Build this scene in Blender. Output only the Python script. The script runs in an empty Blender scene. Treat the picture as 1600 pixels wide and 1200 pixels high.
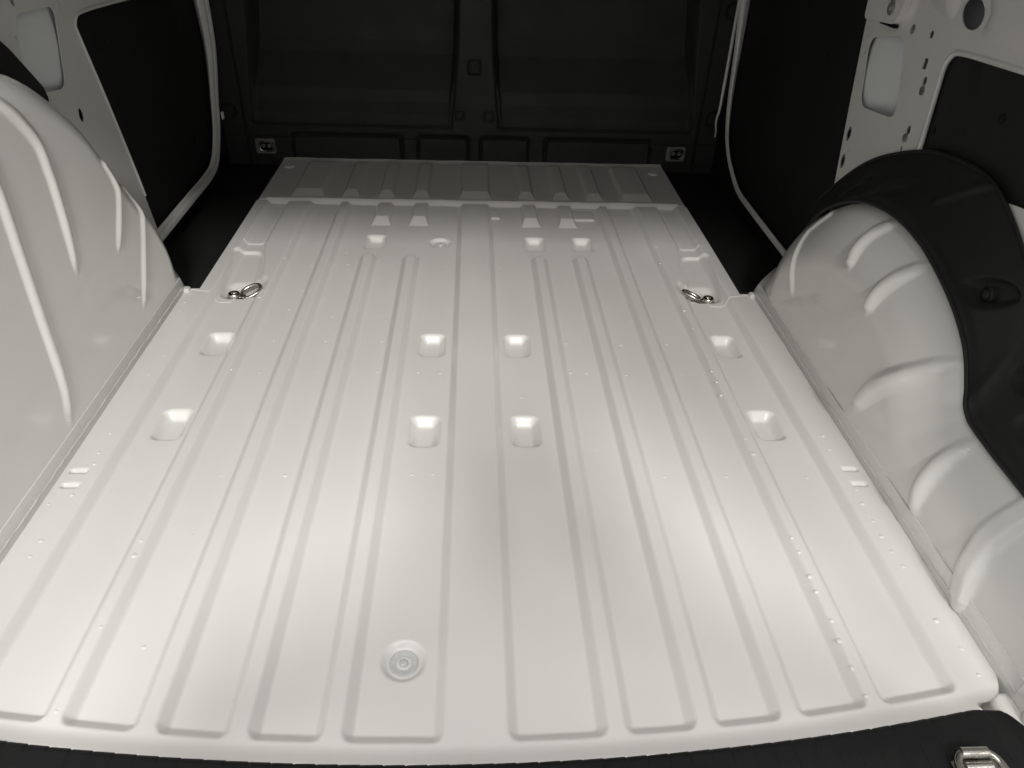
import bpy, bmesh, math, random
import numpy as np
from mathutils import Matrix, Vector
from mathutils.geometry import tessellate_polygon

random.seed(7)
SC = bpy.context.scene
COL = SC.collection
# units: metres. X to the right, Y towards the front of the van, Z up; Z = 0 is the top of the load floor's ribs

# ------------------------------------------------------------------ camera
cam_d = bpy.data.cameras.new('camera')
cam = bpy.data.objects.new('camera', cam_d)
COL.objects.link(cam)
SC.camera = cam
cam_d.sensor_fit = 'HORIZONTAL'
cam_d.sensor_width = 36.0
cam_d.lens = 36.0 * 1130 / 1600
cam_d.clip_start = 0.02
cam_d.clip_end = 100
PITCH, YAW, ROLL = math.radians(35.741), math.radians(3.830), math.radians(2.434)
fw = Vector((math.sin(YAW) * math.cos(PITCH), math.cos(YAW) * math.cos(PITCH), -math.sin(PITCH)))
rt = Vector((math.cos(YAW), -math.sin(YAW), 0))
up = rt.cross(fw)
r2 = rt * math.cos(ROLL) + up * math.sin(ROLL)
u2 = up * math.cos(ROLL) - rt * math.sin(ROLL)
cam.matrix_world = Matrix(((r2.x, u2.x, -fw.x, -0.0049), (r2.y, u2.y, -fw.y, 0.0),
                           (r2.z, u2.z, -fw.z, 0.7618), (0, 0, 0, 1)))

# ------------------------------------------------------------------ light: soft light through the open rear doors
world = bpy.data.worlds.new('World')
SC.world = world
world.use_nodes = True
bg = world.node_tree.nodes['Background']
bg.inputs['Color'].default_value = (0.97, 0.985, 1.0, 1)
bg.inputs['Strength'].default_value = 0.66


def area(name, loc, target, sx, sy, power, color):
    d = bpy.data.lights.new(name, 'AREA')
    d.shape = 'RECTANGLE'
    d.size, d.size_y, d.energy, d.color = sx, sy, power, color
    o = bpy.data.objects.new(name, d)
    COL.objects.link(o)
    o.location = loc
    o.rotation_euler = (Vector(target) - Vector(loc)).to_track_quat('-Z', 'Y').to_euler()
    return o


area('key_light', (0.45, -5.0, 5.2), (0.0, 1.0, 0.0), 1.0, 0.7, 400, (1.0, 0.982, 0.955))
area('bay_light', (-2.7, -3.7, 4.7), (0.0, 0.9, 0.0), 1.5, 1.0, 18, (1.0, 0.982, 0.955))
area('bay_light', (2.7, -3.7, 4.7), (0.0, 0.9, 0.0), 1.5, 1.0, 118, (1.0, 0.982, 0.955))
area('ceiling_light', (-0.55, -0.25, 2.5), (-0.55, -0.249, 0.0), 2.2, 0.8, 30, (1.0, 0.985, 0.96))

vs = SC.view_settings
vs.view_transform = 'Standard'
vs.look = 'None'
vs.gamma = 1.0
vs.exposure = 0.0
vs.use_curve_mapping = False
SC.cycles.use_denoising = True
SC.cycles.max_bounces = 10
SC.cycles.diffuse_bounces = 6


# ------------------------------------------------------------------ materials
def mat(name, color, rough, metal=0.0, coat=0.0, coat_rough=0.08, bump=None, spec=0.5, vary=None, rvary=None):
    m = bpy.data.materials.new(name)
    m.use_nodes = True
    nt = m.node_tree
    b = nt.nodes['Principled BSDF']
    b.inputs['Base Color'].default_value = (*color, 1)
    b.inputs['Roughness'].default_value = rough
    b.inputs['Metallic'].default_value = metal
    b.inputs['Coat Weight'].default_value = coat
    b.inputs['Coat Roughness'].default_value = coat_rough
    b.inputs['Specular IOR Level'].default_value = spec
    tc = nt.nodes.new('ShaderNodeTexCoord')
    if bump:
        prev = None
        for sc_, dist, st in bump:
            n = nt.nodes.new('ShaderNodeTexNoise')
            n.inputs['Scale'].default_value = sc_
            n.inputs['Detail'].default_value = 3
            nt.links.new(tc.outputs['Object'], n.inputs['Vector'])
            bp = nt.nodes.new('ShaderNodeBump')
            bp.inputs['Distance'].default_value = dist
            bp.inputs['Strength'].default_value = st
            nt.links.new(n.outputs['Fac'], bp.inputs['Height'])
            if prev:
                nt.links.new(prev.outputs['Normal'], bp.inputs['Normal'])
            prev = bp
        nt.links.new(prev.outputs['Normal'], b.inputs['Normal'])
        if coat:
            nt.links.new(prev.outputs['Normal'], b.inputs['Coat Normal'])
    if vary:
        sc_, c2 = vary
        n = nt.nodes.new('ShaderNodeTexNoise')
        n.inputs['Scale'].default_value = sc_
        n.inputs['Detail'].default_value = 6
        nt.links.new(tc.outputs['Object'], n.inputs['Vector'])
        r = nt.nodes.new('ShaderNodeMapRange')
        r.inputs['From Min'].default_value = 0.35
        r.inputs['From Max'].default_value = 0.7
        nt.links.new(n.outputs['Fac'], r.inputs['Value'])
        mx = nt.nodes.new('ShaderNodeMix')
        mx.data_type = 'RGBA'
        mx.inputs[6].default_value = (*color, 1)
        mx.inputs[7].default_value = (*c2, 1)
        nt.links.new(r.outputs['Result'], mx.inputs[0])
        nt.links.new(mx.outputs[2], b.inputs['Base Color'])
    if rvary:
        sc_, lo, hi = rvary
        n = nt.nodes.new('ShaderNodeTexNoise')
        n.inputs['Scale'].default_value = sc_
        n.inputs['Detail'].default_value = 5
        nt.links.new(tc.outputs['Object'], n.inputs['Vector'])
        r = nt.nodes.new('ShaderNodeMapRange')
        r.inputs['From Min'].default_value = 0.3
        r.inputs['From Max'].default_value = 0.7
        r.inputs['To Min'].default_value = lo
        r.inputs['To Max'].default_value = hi
        nt.links.new(n.outputs['Fac'], r.inputs['Value'])
        nt.links.new(r.outputs['Result'], b.inputs['Roughness'])
    return m


M_FLOOR = mat('white_floor_paint', (0.742, 0.727, 0.698), 0.36, coat=0.5, coat_rough=0.10, vary=(3.0, (0.718, 0.70, 0.67)),
              rvary=(9, 0.33, 0.45), bump=[(420, 0.0005, 0.12), (7, 0.004, 0.05)])
M_WHITE = mat('white_body_paint', (0.70, 0.692, 0.66), 0.30, coat=0.75, coat_rough=0.03, vary=(4.0, (0.685, 0.675, 0.64)),
              bump=[(300, 0.0003, 0.04), (9, 0.002, 0.03)])
M_SKIN = mat('white_primer', (0.70, 0.72, 0.72), 0.5)
M_PLASTIC = mat('black_plastic', (0.017, 0.0175, 0.0172), 0.55, spec=0.22, bump=[(1400, 0.0006, 0.35)],
                vary=(6, (0.021, 0.021, 0.0205)), rvary=(12, 0.48, 0.64))
M_LINING = mat('black_lining', (0.009, 0.0095, 0.009), 0.75, spec=0.25, bump=[(900, 0.0006, 0.4)], vary=(5, (0.012, 0.012, 0.0115)))
M_SILL = mat('black_sill_plastic', (0.0075, 0.008, 0.0085), 0.55, spec=0.2, bump=[(1100, 0.0006, 0.3)], vary=(60, (0.010, 0.010, 0.010)))
M_BULK = mat('charcoal_plastic', (0.030, 0.0305, 0.0295), 0.6, spec=0.3, bump=[(1100, 0.0006, 0.35)], vary=(5, (0.027, 0.027, 0.0255)), rvary=(10, 0.5, 0.68))
M_RUBBER = mat('black_rubber', (0.008, 0.008, 0.008), 0.7, spec=0.25)
M_CHROME = mat('bright_steel', (0.50, 0.48, 0.44), 0.24, metal=1.0, bump=[(160, 0.001, 0.15)], rvary=(80, 0.16, 0.36))
M_STEEL = mat('dull_steel', (0.50, 0.49, 0.46), 0.42, metal=0.85, rvary=(60, 0.34, 0.5))
M_PLUG = mat('pale_plug_plastic', (0.56, 0.565, 0.55), 0.42)
M_SEAL = mat('seam_sealer', (0.62, 0.61, 0.585), 0.42, bump=[(140, 0.002, 0.35)])


# ------------------------------------------------------------------ object helpers
def link(o, parent=None):
    COL.objects.link(o)
    if parent is not None:
        o.parent = parent
    return o


def mesh_obj(name, V, F, m, parent=None, smooth=True, normals=None, label=None):
    me = bpy.data.meshes.new(name)
    me.from_pydata([tuple(map(float, v)) for v in V], [], [tuple(map(int, f)) for f in F])
    me.update()
    if smooth:
        me.polygons.foreach_set('use_smooth', [True] * len(me.polygons))
    if normals is not None:
        me.normals_split_custom_set_from_vertices([tuple(map(float, n)) for n in normals])
    me.materials.append(m)
    o = bpy.data.objects.new(name, me)
    link(o, parent)
    if label:
        o['label'] = label
    return o


def bm_obj(name, bm, m, parent=None, smooth=True, label=None, sharp=40):
    bmesh.ops.recalc_face_normals(bm, faces=bm.faces)
    me = bpy.data.meshes.new(name)
    bm.to_mesh(me)
    bm.free()
    if smooth:
        me.polygons.foreach_set('use_smooth', [True] * len(me.polygons))
        me.set_sharp_from_angle(angle=math.radians(sharp))
    me.materials.append(m)
    o = bpy.data.objects.new(name, me)
    link(o, parent)
    if label:
        o['label'] = label
    return o


def bm_box(bm, lo, hi, bevel=0.0, seg=2):
    r = bmesh.ops.create_cube(bm, size=1.0)
    vs_ = r['verts']
    for v in vs_:
        for i in range(3):
            v.co[i] = lo[i] + (v.co[i] + 0.5) * (hi[i] - lo[i])
    if bevel:
        es = list({e for v in vs_ for e in v.link_edges})
        bmesh.ops.bevel(bm, geom=es, offset=bevel, segments=seg, profile=0.5, affect='EDGES')


def box(name, lo, hi, m, parent, bevel=0.0, label=None, seg=2):
    bm = bmesh.new()
    bm_box(bm, lo, hi, bevel, seg)
    return bm_obj(name, bm, m, parent, label=label)


def lathe(bm, prof, c, axis='Z', n=40, flip=1):
    """revolve (radius, height) pairs about an axis through c"""
    rings = []
    for r, h in prof:
        ring = []
        for i in range(n):
            a = 2 * math.pi * i / n
            p = (r * math.cos(a), r * math.sin(a), h)
            if axis == 'Z':
                q = p
            elif axis == 'X':
                q = (p[2] * flip, p[0], p[1])
            else:
                q = (p[0], p[2] * flip, p[1])
            ring.append(bm.verts.new((c[0] + q[0], c[1] + q[1], c[2] + q[2])))
        rings.append(ring)
    for a, b in zip(rings, rings[1:]):
        for i in range(n):
            bm.faces.new((a[i], a[(i + 1) % n], b[(i + 1) % n], b[i]))
    bm.faces.new(rings[0])
    bm.faces.new(rings[-1])


def tube(bm, pts, r, n=10, closed=False):
    pts = [Vector(p) for p in pts]
    k = len(pts)
    rr = r if isinstance(r, (list, tuple)) else [r] * k
    rings = []
    nrm = None
    for i, p in enumerate(pts):
        a = pts[(i - 1) % k] if (closed or i > 0) else p
        b = pts[(i + 1) % k] if (closed or i < k - 1) else p
        t = (b - a).normalized()
        if nrm is None:
            nrm = t.orthogonal().normalized()
        nrm = (nrm - t * nrm.dot(t)).normalized()
        bi = t.cross(nrm)
        rings.append([bm.verts.new(p + (nrm * math.cos(2 * math.pi * j / n) + bi * math.sin(2 * math.pi * j / n)) * rr[i]) for j in range(n)])
    rng = range(k) if closed else range(k - 1)
    for i in rng:
        A, B = rings[i], rings[(i + 1) % k]
        sh = 0
        if closed and i == k - 1:
            sh = min(range(n), key=lambda s: (A[0].co - B[s].co).length)
        for j in range(n):
            bm.faces.new((A[j], A[(j + 1) % n], B[(j + 1 + sh) % n], B[(j + sh) % n]))
    if not closed:
        bm.faces.new(rings[0])
        bm.faces.new(rings[-1])


def catmull(P, n):
    P = np.asarray(P, float)
    Q = np.vstack([2 * P[0] - P[1], P, 2 * P[-1] - P[-2]])
    out = []
    for i in range(len(P) - 1):
        p0, p1, p2, p3 = Q[i:i + 4]
        for t in np.linspace(0, 1, 16, endpoint=False):
            out.append(0.5 * (2 * p1 + (p2 - p0) * t + (2 * p0 - 5 * p1 + 4 * p2 - p3) * t ** 2 + (3 * p1 - p0 - 3 * p2 + p3) * t ** 3))
    out.append(P[-1])
    out = np.array(out)
    s = np.r_[0, np.cumsum(np.linalg.norm(np.diff(out, axis=0), axis=1))]
    u = np.linspace(0, s[-1], n)
    return np.stack([np.interp(u, s, out[:, k]) for k in range(out.shape[1])], 1)


def seg_dist(A, B, poly):
    """distance of the points (A, B) to an open polyline in 2-D"""
    d = np.full(A.shape, 1e9)
    for (x0, y0), (x1, y1) in zip(poly[:-1], poly[1:]):
        vx, vy = x1 - x0, y1 - y0
        L2 = vx * vx + vy * vy + 1e-12
        t = np.clip(((A - x0) * vx + (B - y0) * vy) / L2, 0, 1)
        d = np.minimum(d, np.hypot(A - x0 - t * vx, B - y0 - t * vy))
    return d


def sm(t):
    t = np.clip(t, 0, 1)
    return t * t * (3 - 2 * t)


def rbox(A, B, ca, cb, ha, hb, r):
    """signed distance to a rounded rectangle"""
    qa, qb = np.abs(A - ca) - (ha - r), np.abs(B - cb) - (hb - r)
    return np.hypot(np.maximum(qa, 0), np.maximum(qb, 0)) + np.minimum(np.maximum(qa, qb), 0) - r


def grid_normals(V, F):
    a, b, c, d = (V[F[:, k]] for k in range(4))
    fn = np.cross(c - a, d - b)
    N = np.zeros_like(V)
    for k in range(4):
        np.add.at(N, F[:, k], fn)
    return N / np.maximum(np.linalg.norm(N, axis=1, keepdims=True), 1e-12)


def split_surface(V, F, lab, base_name, names, m, parent, base_label=None, mats=None):
    """one pressed sheet cut into a base part (label 0) and its sub-parts, with the sheet's own normals along the cuts"""
    N = grid_normals(V, F)
    base = None
    for k in sorted(set(lab.tolist())):
        f = F[lab == k]
        used = np.unique(f)
        remap = np.zeros(len(V), int)
        remap[used] = np.arange(len(used))
        nm = base_name if k == 0 else names[k]
        o = mesh_obj(nm, V[used], remap[f], (mats or {}).get(k, m), parent if k == 0 else base, normals=N[used],
                     label=base_label if k == 0 else None)
        if k == 0:
            base = o
    return base


def grid_faces(nr, nc):
    i, j = np.meshgrid(np.arange(nr - 1), np.arange(nc - 1), indexing='ij')
    a = (i * nc + j).ravel()
    return np.stack([a, a + 1, a + nc + 1, a + nc], 1)


def plate(name, outer, holes, x, t, m, parent, label=None):
    """a sheet in the plane X = x, thickness t along X, outline and holes given as (Y, Z)"""
    loops = [outer] + list(holes)
    flat = [p for L in loops for p in L]
    tris = tessellate_polygon([[Vector((p[0], p[1], 0)) for p in L] for L in loops])
    n = len(flat)
    V = [(x, p[0], p[1]) for p in flat] + [(x + t, p[0], p[1]) for p in flat]
    bm = bmesh.new()
    bv = [bm.verts.new(v) for v in V]
    for tr in tris:
        try:
            bm.faces.new([bv[i] for i in tr])
            bm.faces.new([bv[i + n] for i in reversed(tr)])
        except ValueError:
            pass
    s = 0
    for L in loops:
        k = len(L)
        for i in range(k):
            a, b = s + i, s + (i + 1) % k
            try:
                bm.faces.new((bv[a], bv[b], bv[b + n], bv[a + n]))
            except ValueError:
                pass
        s += k
    return bm_obj(name, bm, m, parent, label=label, sharp=30)


def ell(cy, cz, ry, rz, n=20, tilt=0.0):
    out = []
    for i in range(n):
        a = 2 * math.pi * i / n
        u, v = ry * math.cos(a), rz * math.sin(a)
        out.append((cy + u * math.cos(tilt) - v * math.sin(tilt), cz + u * math.sin(tilt) + v * math.cos(tilt)))
    return out


def rounded(poly, r, seg=5):
    """polygon with each corner rounded"""
    out = []
    k = len(poly)
    for i in range(k):
        p = Vector(poly[i])
        a, b = Vector(poly[i - 1]) - p, Vector(poly[(i + 1) % k]) - p
        d = min(r, a.length * 0.45, b.length * 0.45)
        pa, pb = p + a.normalized() * d, p + b.normalized() * d
        for t in np.linspace(0, 1, seg):
            q = pa * (1 - t) ** 2 + p * 2 * t * (1 - t) + pb * t * t
            out.append((q.x, q.y))
    return out


# ------------------------------------------------------------------ the van
VAN = bpy.data.objects.new('cargo_van', None)
link(VAN)
VAN['label'] = 'white cargo van seen into its empty load bay through the open rear'
VAN['category'] = 'van'

# ------------------------------------------------------------------ load floor, one pressed sheet
X_EDGE, X_STEP, Y_STEP, Y_SEAM, Y_END = 0.6182, 0.589, 1.402, 1.918, 2.250
DEPTH = 0.0130


def y_rear(x):
    return 0.409 + 0.15 * x * x


gx = np.unique(np.round(np.r_[np.linspace(-X_EDGE, X_EDGE, 590), X_STEP, -X_STEP], 5))
fine = [(0.36, 0.47), (0.47, 0.55), (0.78, 0.845), (0.885, 1.01), (1.15, 1.26), (1.36, 1.44), (1.55, 1.73), (1.745, 1.85), (1.89, 2.0)]
gy = [0.355]
while gy[-1] < Y_END:
    y = gy[-1]
    gy.append(y + (0.0022 if any(a - 0.002 <= y <= b for a, b in fine) else 0.009))
gy[-1] = Y_END
gy = np.unique(np.r_[gy, Y_STEP])
YY, XX = np.meshgrid(gy, gx, indexing='ij')
AX = np.abs(XX)
lab = np.zeros(XX.shape, int)
names = {}
nid = [0]


def newid(nm):
    nid[0] += 1
    names[nid[0]] = nm
    return nid[0]


RF = 0.0110          # plan width of a rib's sloping flank
land = np.zeros(XX.shape)
D_RIB = np.full(XX.shape, 1.0)


def flank(d, w=RF):
    """straight slope between two short rounded creases"""
    t = 0.5 - d / w
    k = 0.07
    a = np.clip(t, -k, 1 + k)
    lo = np.where(a < k, (a + k) ** 2 / (4 * k), a)
    return np.where(lo > 1 - k, 1 - (1 + k - lo) ** 2 / (4 * k), lo)


def add_land(c, hw, y0, y1, ident=True, wf=0.010, ramp_near=None, hgt=1.0):
    """a raised rib centred on X = c between y0 and y1 with sloping flanks"""
    global land, D_RIB
    d = np.abs(XX - c) - hw
    if ramp_near:
        up_ = np.clip((YY - y0) / ramp_near, 0, 1)
        f = np.minimum(up_, flank(d - (1 - up_) * 0.003, wf))
        if y1 < 2.2:
            f = np.minimum(f, flank(YY - y1))
        land = np.maximum(land, f * hgt)
    else:
        D_RIB = np.minimum(D_RIB, rbox(XX, YY, c, (y0 + y1) / 2, hw, (y1 - y0) / 2, 0.008))
    if ident:
        k = newid('raised_rib')
        lab[(d < wf * 0.9) & (YY > max(y0 - 0.004, 0.475)) & (YY < y1 + 0.004)] = k


NEAR = [(0.0, 0.040, 1.905), (0.1535, 0.0145, 1.585), (0.2535, 0.0145, 1.585), (0.352, 0.0145, 1.905)]
for c, hw, y1 in NEAR:
    for s in ((1,) if c == 0 else (-1, 1)):
        add_land(c * s, hw, 0.30, y1)
# the outer ribs widen towards the front
for s in (-1, 1):
    wide = np.interp(YY, [1.42, 1.63], [0.0, 1.0])
    outer = 0.467 + 0.041 * wide
    d = np.maximum(np.maximum(0.441 - XX * s, XX * s - outer), YY - 1.905)
    D_RIB = np.minimum(D_RIB, d)
    lab[(d < 0.009) & (YY > 0.475) & (YY < 1.909)] = newid('raised_rib')
for s in (-1, 1):
    for c in (0.147, 0.2445):
        add_land(c * s, 0.0195, 1.776, 1.905, ramp_near=0.034, wf=0.006)
# margins along the wheel arches and the rear edge
D_RIB = np.minimum(D_RIB, 0.556 - AX + 1.0 * (YY > 1.905))
d_lip = YY - y_rear(XX)
rin = 0.008          # inside corners where the channels end at the rear edge are rounded
u_, v_ = np.maximum(rin - D_RIB, 0), np.maximum(rin - d_lip, 0)
D_ALL = np.where((D_RIB < rin) & (d_lip < rin), np.minimum(rin - np.hypot(u_, v_), np.minimum(D_RIB, d_lip)), np.minimum(D_RIB, d_lip))
land = np.maximum(land, flank(D_ALL, np.where(d_lip < D_RIB, 0.0125, RF)))
Z = -DEPTH * (1 - land)
# tabs stamped up near the seam
for x0, x1, yy in ((0.040, 0.064, 1.828), (0.266, 0.319, 1.825)):
    d = rbox(XX, YY, (x0 + x1) / 2, yy + 0.03, (x1 - x0) / 2 + 0.002, 0.031, 0.003)
    Z = np.maximum(Z, -DEPTH + 0.0048 * sm(0.5 - d / 0.004))
# dishes under the lashing rings and the shallow oblong panels ahead of them
for s in (-1, 1):
    d = rbox(XX * s, YY, 0.526 + 0.12 * np.clip(YY - 1.5, -0.1, 0.1), 1.497, 0.032, 0.112, 0.02)
    Z = Z - 0.006 * sm(0.5 - d / 0.010)
    d = rbox(XX * s, YY, 0.538, 1.765, 0.024, 0.115, 0.01)
    Z = Z + 0.0022 * sm(0.5 - d / 0.006)
    d = rbox(XX * s, YY, 0.500, 1.425, 0.040, 0.030, 0.016)
    Z = Z - 0.008 * sm(0.5 - d / 0.016) * (YY < 1.6)
# front floor sheet, lapped over the near one
FRONT = [(-0.464, 0.036), (-0.345, 0.015), (-0.248, 0.0145), (-0.1505, 0.0145), (0.0, 0.036), (0.1445, 0.0145), (0.2425, 0.0145), (0.338, 0.0155), (0.458, 0.037)]
land_near = land
land = np.zeros(XX.shape)
for c, hw in FRONT:
    add_land(c, hw + 0.0035, 1.948, 2.6, ramp_near=0.034, wf=0.007)
ZF = -0.004 + 0.0095 * land * sm((2.246 - YY) / 0.05) + 0.004 * sm((YY - 2.240) / 0.008)
mix = sm((YY - 1.912) / 0.010)
Z = Z * (1 - mix) + ZF * mix
Z = Z + 0.0035 * sm(0.5 - (np.abs(YY - 1.928) - 0.005) / 0.006) * (AX < 0.57)
Z = Z - 0.0022 * sm(0.5 - (np.abs(YY - 1.911) - 0.001) / 0.004)
# pressed pockets
POCKETS = [(-0.499, 1.205), (0.504, 1.206), (-0.503, 0.957), (0.503, 0.955), (-0.0845, 1.204), (0.0825, 1.203),
           (-0.085, 0.939), (0.084, 0.939), (-0.248, 1.677), (0.150, 1.675), (0.271, 1.676)]
for px, py in POCKETS:
    d = rbox(XX, YY, px, py, 0.0275, 0.042, 0.017)
    Z = Z - 0.0155 * sm(-d / 0.017)
    lab[d < 0.004] = newid('pocket')
# dishes for the plugs
PLUGS = [(-0.086, 0.510), (-0.087, 1.675)]
for px, py in PLUGS:
    r = np.hypot(XX - px, YY - py)
    Z = Z - 0.0075 * sm((0.0285 - r) / 0.0095)
    lab[r < 0.031] = newid('plug_dish')
# slots
for px, py in ((-0.594, 0.8295), (-0.593, 0.7985), (0.593, 0.8275), (0.5935, 0.794)):
    d = rbox(XX, YY, px, py, 0.0130, 0.0042, 0.004)
    Z = Z - 0.0040 * sm(-d / 0.0032 + 0.35)
    lab[d < 0.004] = newid('slot')
# rear edge turned up to meet the sill trim
over = np.maximum(y_rear(XX) - 0.009 - YY, 0)
Z = Z + 0.0130 * sm(np.minimum(over, 0.027) / 0.040) - 0.03 * sm((over - 0.027) / 0.004)
# hand-made unevenness of a big pressed sheet
Z = Z + 0.0005 * np.sin(XX * 23 + 1.3) * np.sin(YY * 9 + 0.4) + 0.0003 * np.sin(XX * 51 + YY * 13)
Vf = np.stack([XX.ravel(), YY.ravel(), Z.ravel()], 1)
Ff = grid_faces(*XX.shape)
# round the two rear corners: outside vertices are drawn onto the arc
ca, cr_ = 0.5695, 0.048
cyc = 0.4785
vx, vy = np.abs(Vf[:, 0]), Vf[:, 1]
outc = (vx > ca) & (vy < cyc)
rad = np.hypot(vx - ca, vy - cyc)
mv = outc & (rad > cr_)
sc_ = np.where(mv, cr_ / np.maximum(rad, 1e-6), 1.0)
gone = mv & (rad > cr_ + 0.004)
Vf[:, 0] = np.where(mv, np.sign(Vf[:, 0]) * (ca + (vx - ca) * sc_), Vf[:, 0])
Vf[:, 1] = np.where(mv, cyc + (vy - cyc) * sc_, Vf[:, 1])
cx = Vf[Ff].mean(axis=1)
keep = ~((np.abs(cx[:, 0]) > X_STEP) & (cx[:, 1] > Y_STEP)) & (cx[:, 1] > y_rear(cx[:, 0]) - 0.045) & ~gone[Ff].any(axis=1)
Ff = Ff[keep]
lf = lab.ravel()[Ff]
lf = np.where((lf == lf[:, :1]).all(axis=1), lf[:, 0], 0)
FLOOR = split_surface(Vf, Ff, lf, 'load_floor', names, M_FLOOR, VAN,
                      base_label='white painted steel load floor pressed with long ribs and pockets')


def floor_z(x, y):
    j, i = np.searchsorted(gx, x), np.searchsorted(gy, y)
    return float(Z[min(i, len(gy) - 1), min(j, len(gx) - 1)])


# small weld nubs
bm = bmesh.new()
lathe(bm, [(0.0052, -0.0012), (0.0048, 0.0), (0.0036, 0.0011), (0.0018, 0.0018), (0.0004, 0.0020)], (0, 0, 0), n=12)
nub0 = bm_obj('weld_nub', bm, M_FLOOR, FLOOR)
NUBS = [(-0.215, 1.215), (-0.184, 1.217), (-0.216, 1.112), (-0.183, 1.112), (-0.107, 1.11), (-0.066, 1.11), (-0.293, 1.111), (-0.099, 0.834),
        (-0.066, 0.834), (-0.292, 0.831), (-0.394, 1.216), (-0.294, 1.217), (-0.396, 1.108), (0.181, 1.213), (0.21, 1.216), (0.179, 1.112),
        (0.209, 1.11), (0.291, 1.21), (0.284, 1.106), (0.082, 1.033), (0.196, 0.891), (0.444, 1.101), (0.444, 1.066), (0.443, 1.029),
        (0.446, 1.255), (0.39, 1.107), (0.297, 0.826), (0.396, 0.827), (0.448, 0.905), (0.45, 0.866), (0.385, 1.213), (-0.581, 1.038),
        (-0.445, 1.034), (-0.583, 0.917), (-0.582, 0.871), (-0.578, 0.845), (-0.448, 0.905), (-0.448, 0.877), (-0.39, 0.833), (-0.582, 0.779),
        (-0.585, 0.692), (-0.586, 0.665), (-0.453, 0.691), (-0.453, 0.665), (-0.394, 0.711), (-0.607, 0.761), (0.582, 0.911), (0.579, 0.876),
        (0.583, 0.782), (0.579, 0.752), (0.58, 0.717), (0.579, 0.687), (0.58, 0.659), (0.584, 0.633), (0.448, 0.687),
        (0.449, 0.66), (0.525, 0.822), (0.585, 0.546), (0.595, 0.506), (0.596, 0.47), (0.447, 0.593), (0.449, 0.548), (0.447, 0.519),
        (0.447, 0.482), (0.448, 0.446), (0.448, 0.618), (-0.445, 1.562), (-0.378, 1.62), (-0.378, 1.542), (-0.298, 1.551), (-0.309, 1.613),
        (-0.377, 1.423), (-0.196, 1.552), (-0.298, 1.375), (-0.39, 1.339), (-0.455, 1.4), (-0.455, 1.366), (-0.296, 1.314), (-0.198, 1.319),
        (-0.095, 1.544), (-0.064, 1.543), (0.058, 1.54), (-0.454, 1.755), (0.1, 1.546), (0.196, 1.547), (0.292, 1.549),
        (0.373, 1.619), (0.374, 1.536), (0.449, 1.639), (0.442, 1.559), (0.375, 1.731), (0.196, 1.41), (0.294, 1.409), (0.286, 1.36),
        (0.375, 1.42), (0.451, 1.4), (0.445, 1.328), (0.264, 1.327), (-0.602, 1.343), (-0.601, 1.31), (-0.602, 1.284), (-0.578, 1.145),
        (-0.58, 1.104), (-0.582, 1.082), (-0.446, 1.104), (-0.451, 0.554), (-0.396, 0.534), (-0.454, 0.447), (-0.448, 0.517)]
for i, (x, y) in enumerate(NUBS):
    o = nub0 if i == 0 else nub0.copy()
    if i:
        COL.objects.link(o)
    o.parent = FLOOR
    k = random.uniform(0.62, 0.95)
    o.location = (x, y, floor_z(x, y) - 0.0001)
    o.scale = (k * random.uniform(0.8, 1.1), k * random.uniform(0.75, 1.0), k * random.uniform(0.42, 0.75))

# drain plugs
for n_, (px, py) in enumerate(PLUGS):
    z0 = floor_z(px, py)
    bm = bmesh.new()
    lathe(bm, [(0.0172, -0.002), (0.0172, 0.0012), (0.0160, 0.0024), (0.0145, 0.0020), (0.0096, 0.0012), (0.0086, -0.0030), (0.0062, -0.0040),
               (0.0052, -0.0030), (0.0049, 0.0030), (0.0040, 0.0040), (0.0005, 0.0041)], (px, py, z0 + 0.0004), n=48)
    pl = bm_obj('drain_plug', bm, M_PLUG, FLOOR, sharp=50)
    for a in (0.08, math.pi - 0.12, -math.pi / 2 - 0.1):
        bm = bmesh.new()
        c_, s_ = math.cos(a), math.sin(a)
        tube(bm, [(px + c_ * 0.0095, py + s_ * 0.0095, z0 + 0.0015), (px + c_ * 0.0155, py + s_ * 0.0155, z0 + 0.0022)], 0.0009, n=8)
        g = bm_obj('plug_spoke', bm, M_PLUG, FLOOR)


for px, py in ((-0.56, 2.181), (0.551, 2.176)):
    bm = bmesh.new()
    lathe(bm, [(0.0165, -0.002), (0.0160, 0.0012), (0.0135, 0.0040), (0.0105, 0.0044), (0.0085, 0.0028), (0.0060, 0.0030), (0.0005, 0.0034)], (px, py, floor_z(px, py)), n=32)
    bm_obj('floor_stud', bm, M_FLOOR, FLOOR)


# ------------------------------------------------------------------ wheel arches
LONG = ([0, 0.78, 0.93, 1], [1, 1, 0.7, 0.1])
LENS = ([0, 0.12, 0.35, 0.7, 0.9, 1], [0.1, 0.75, 1, 1, 0.7, 0.15])
BAND = ([0, 0.06, 0.3, 1], [0.5, 0.8, 1, 1])


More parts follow.
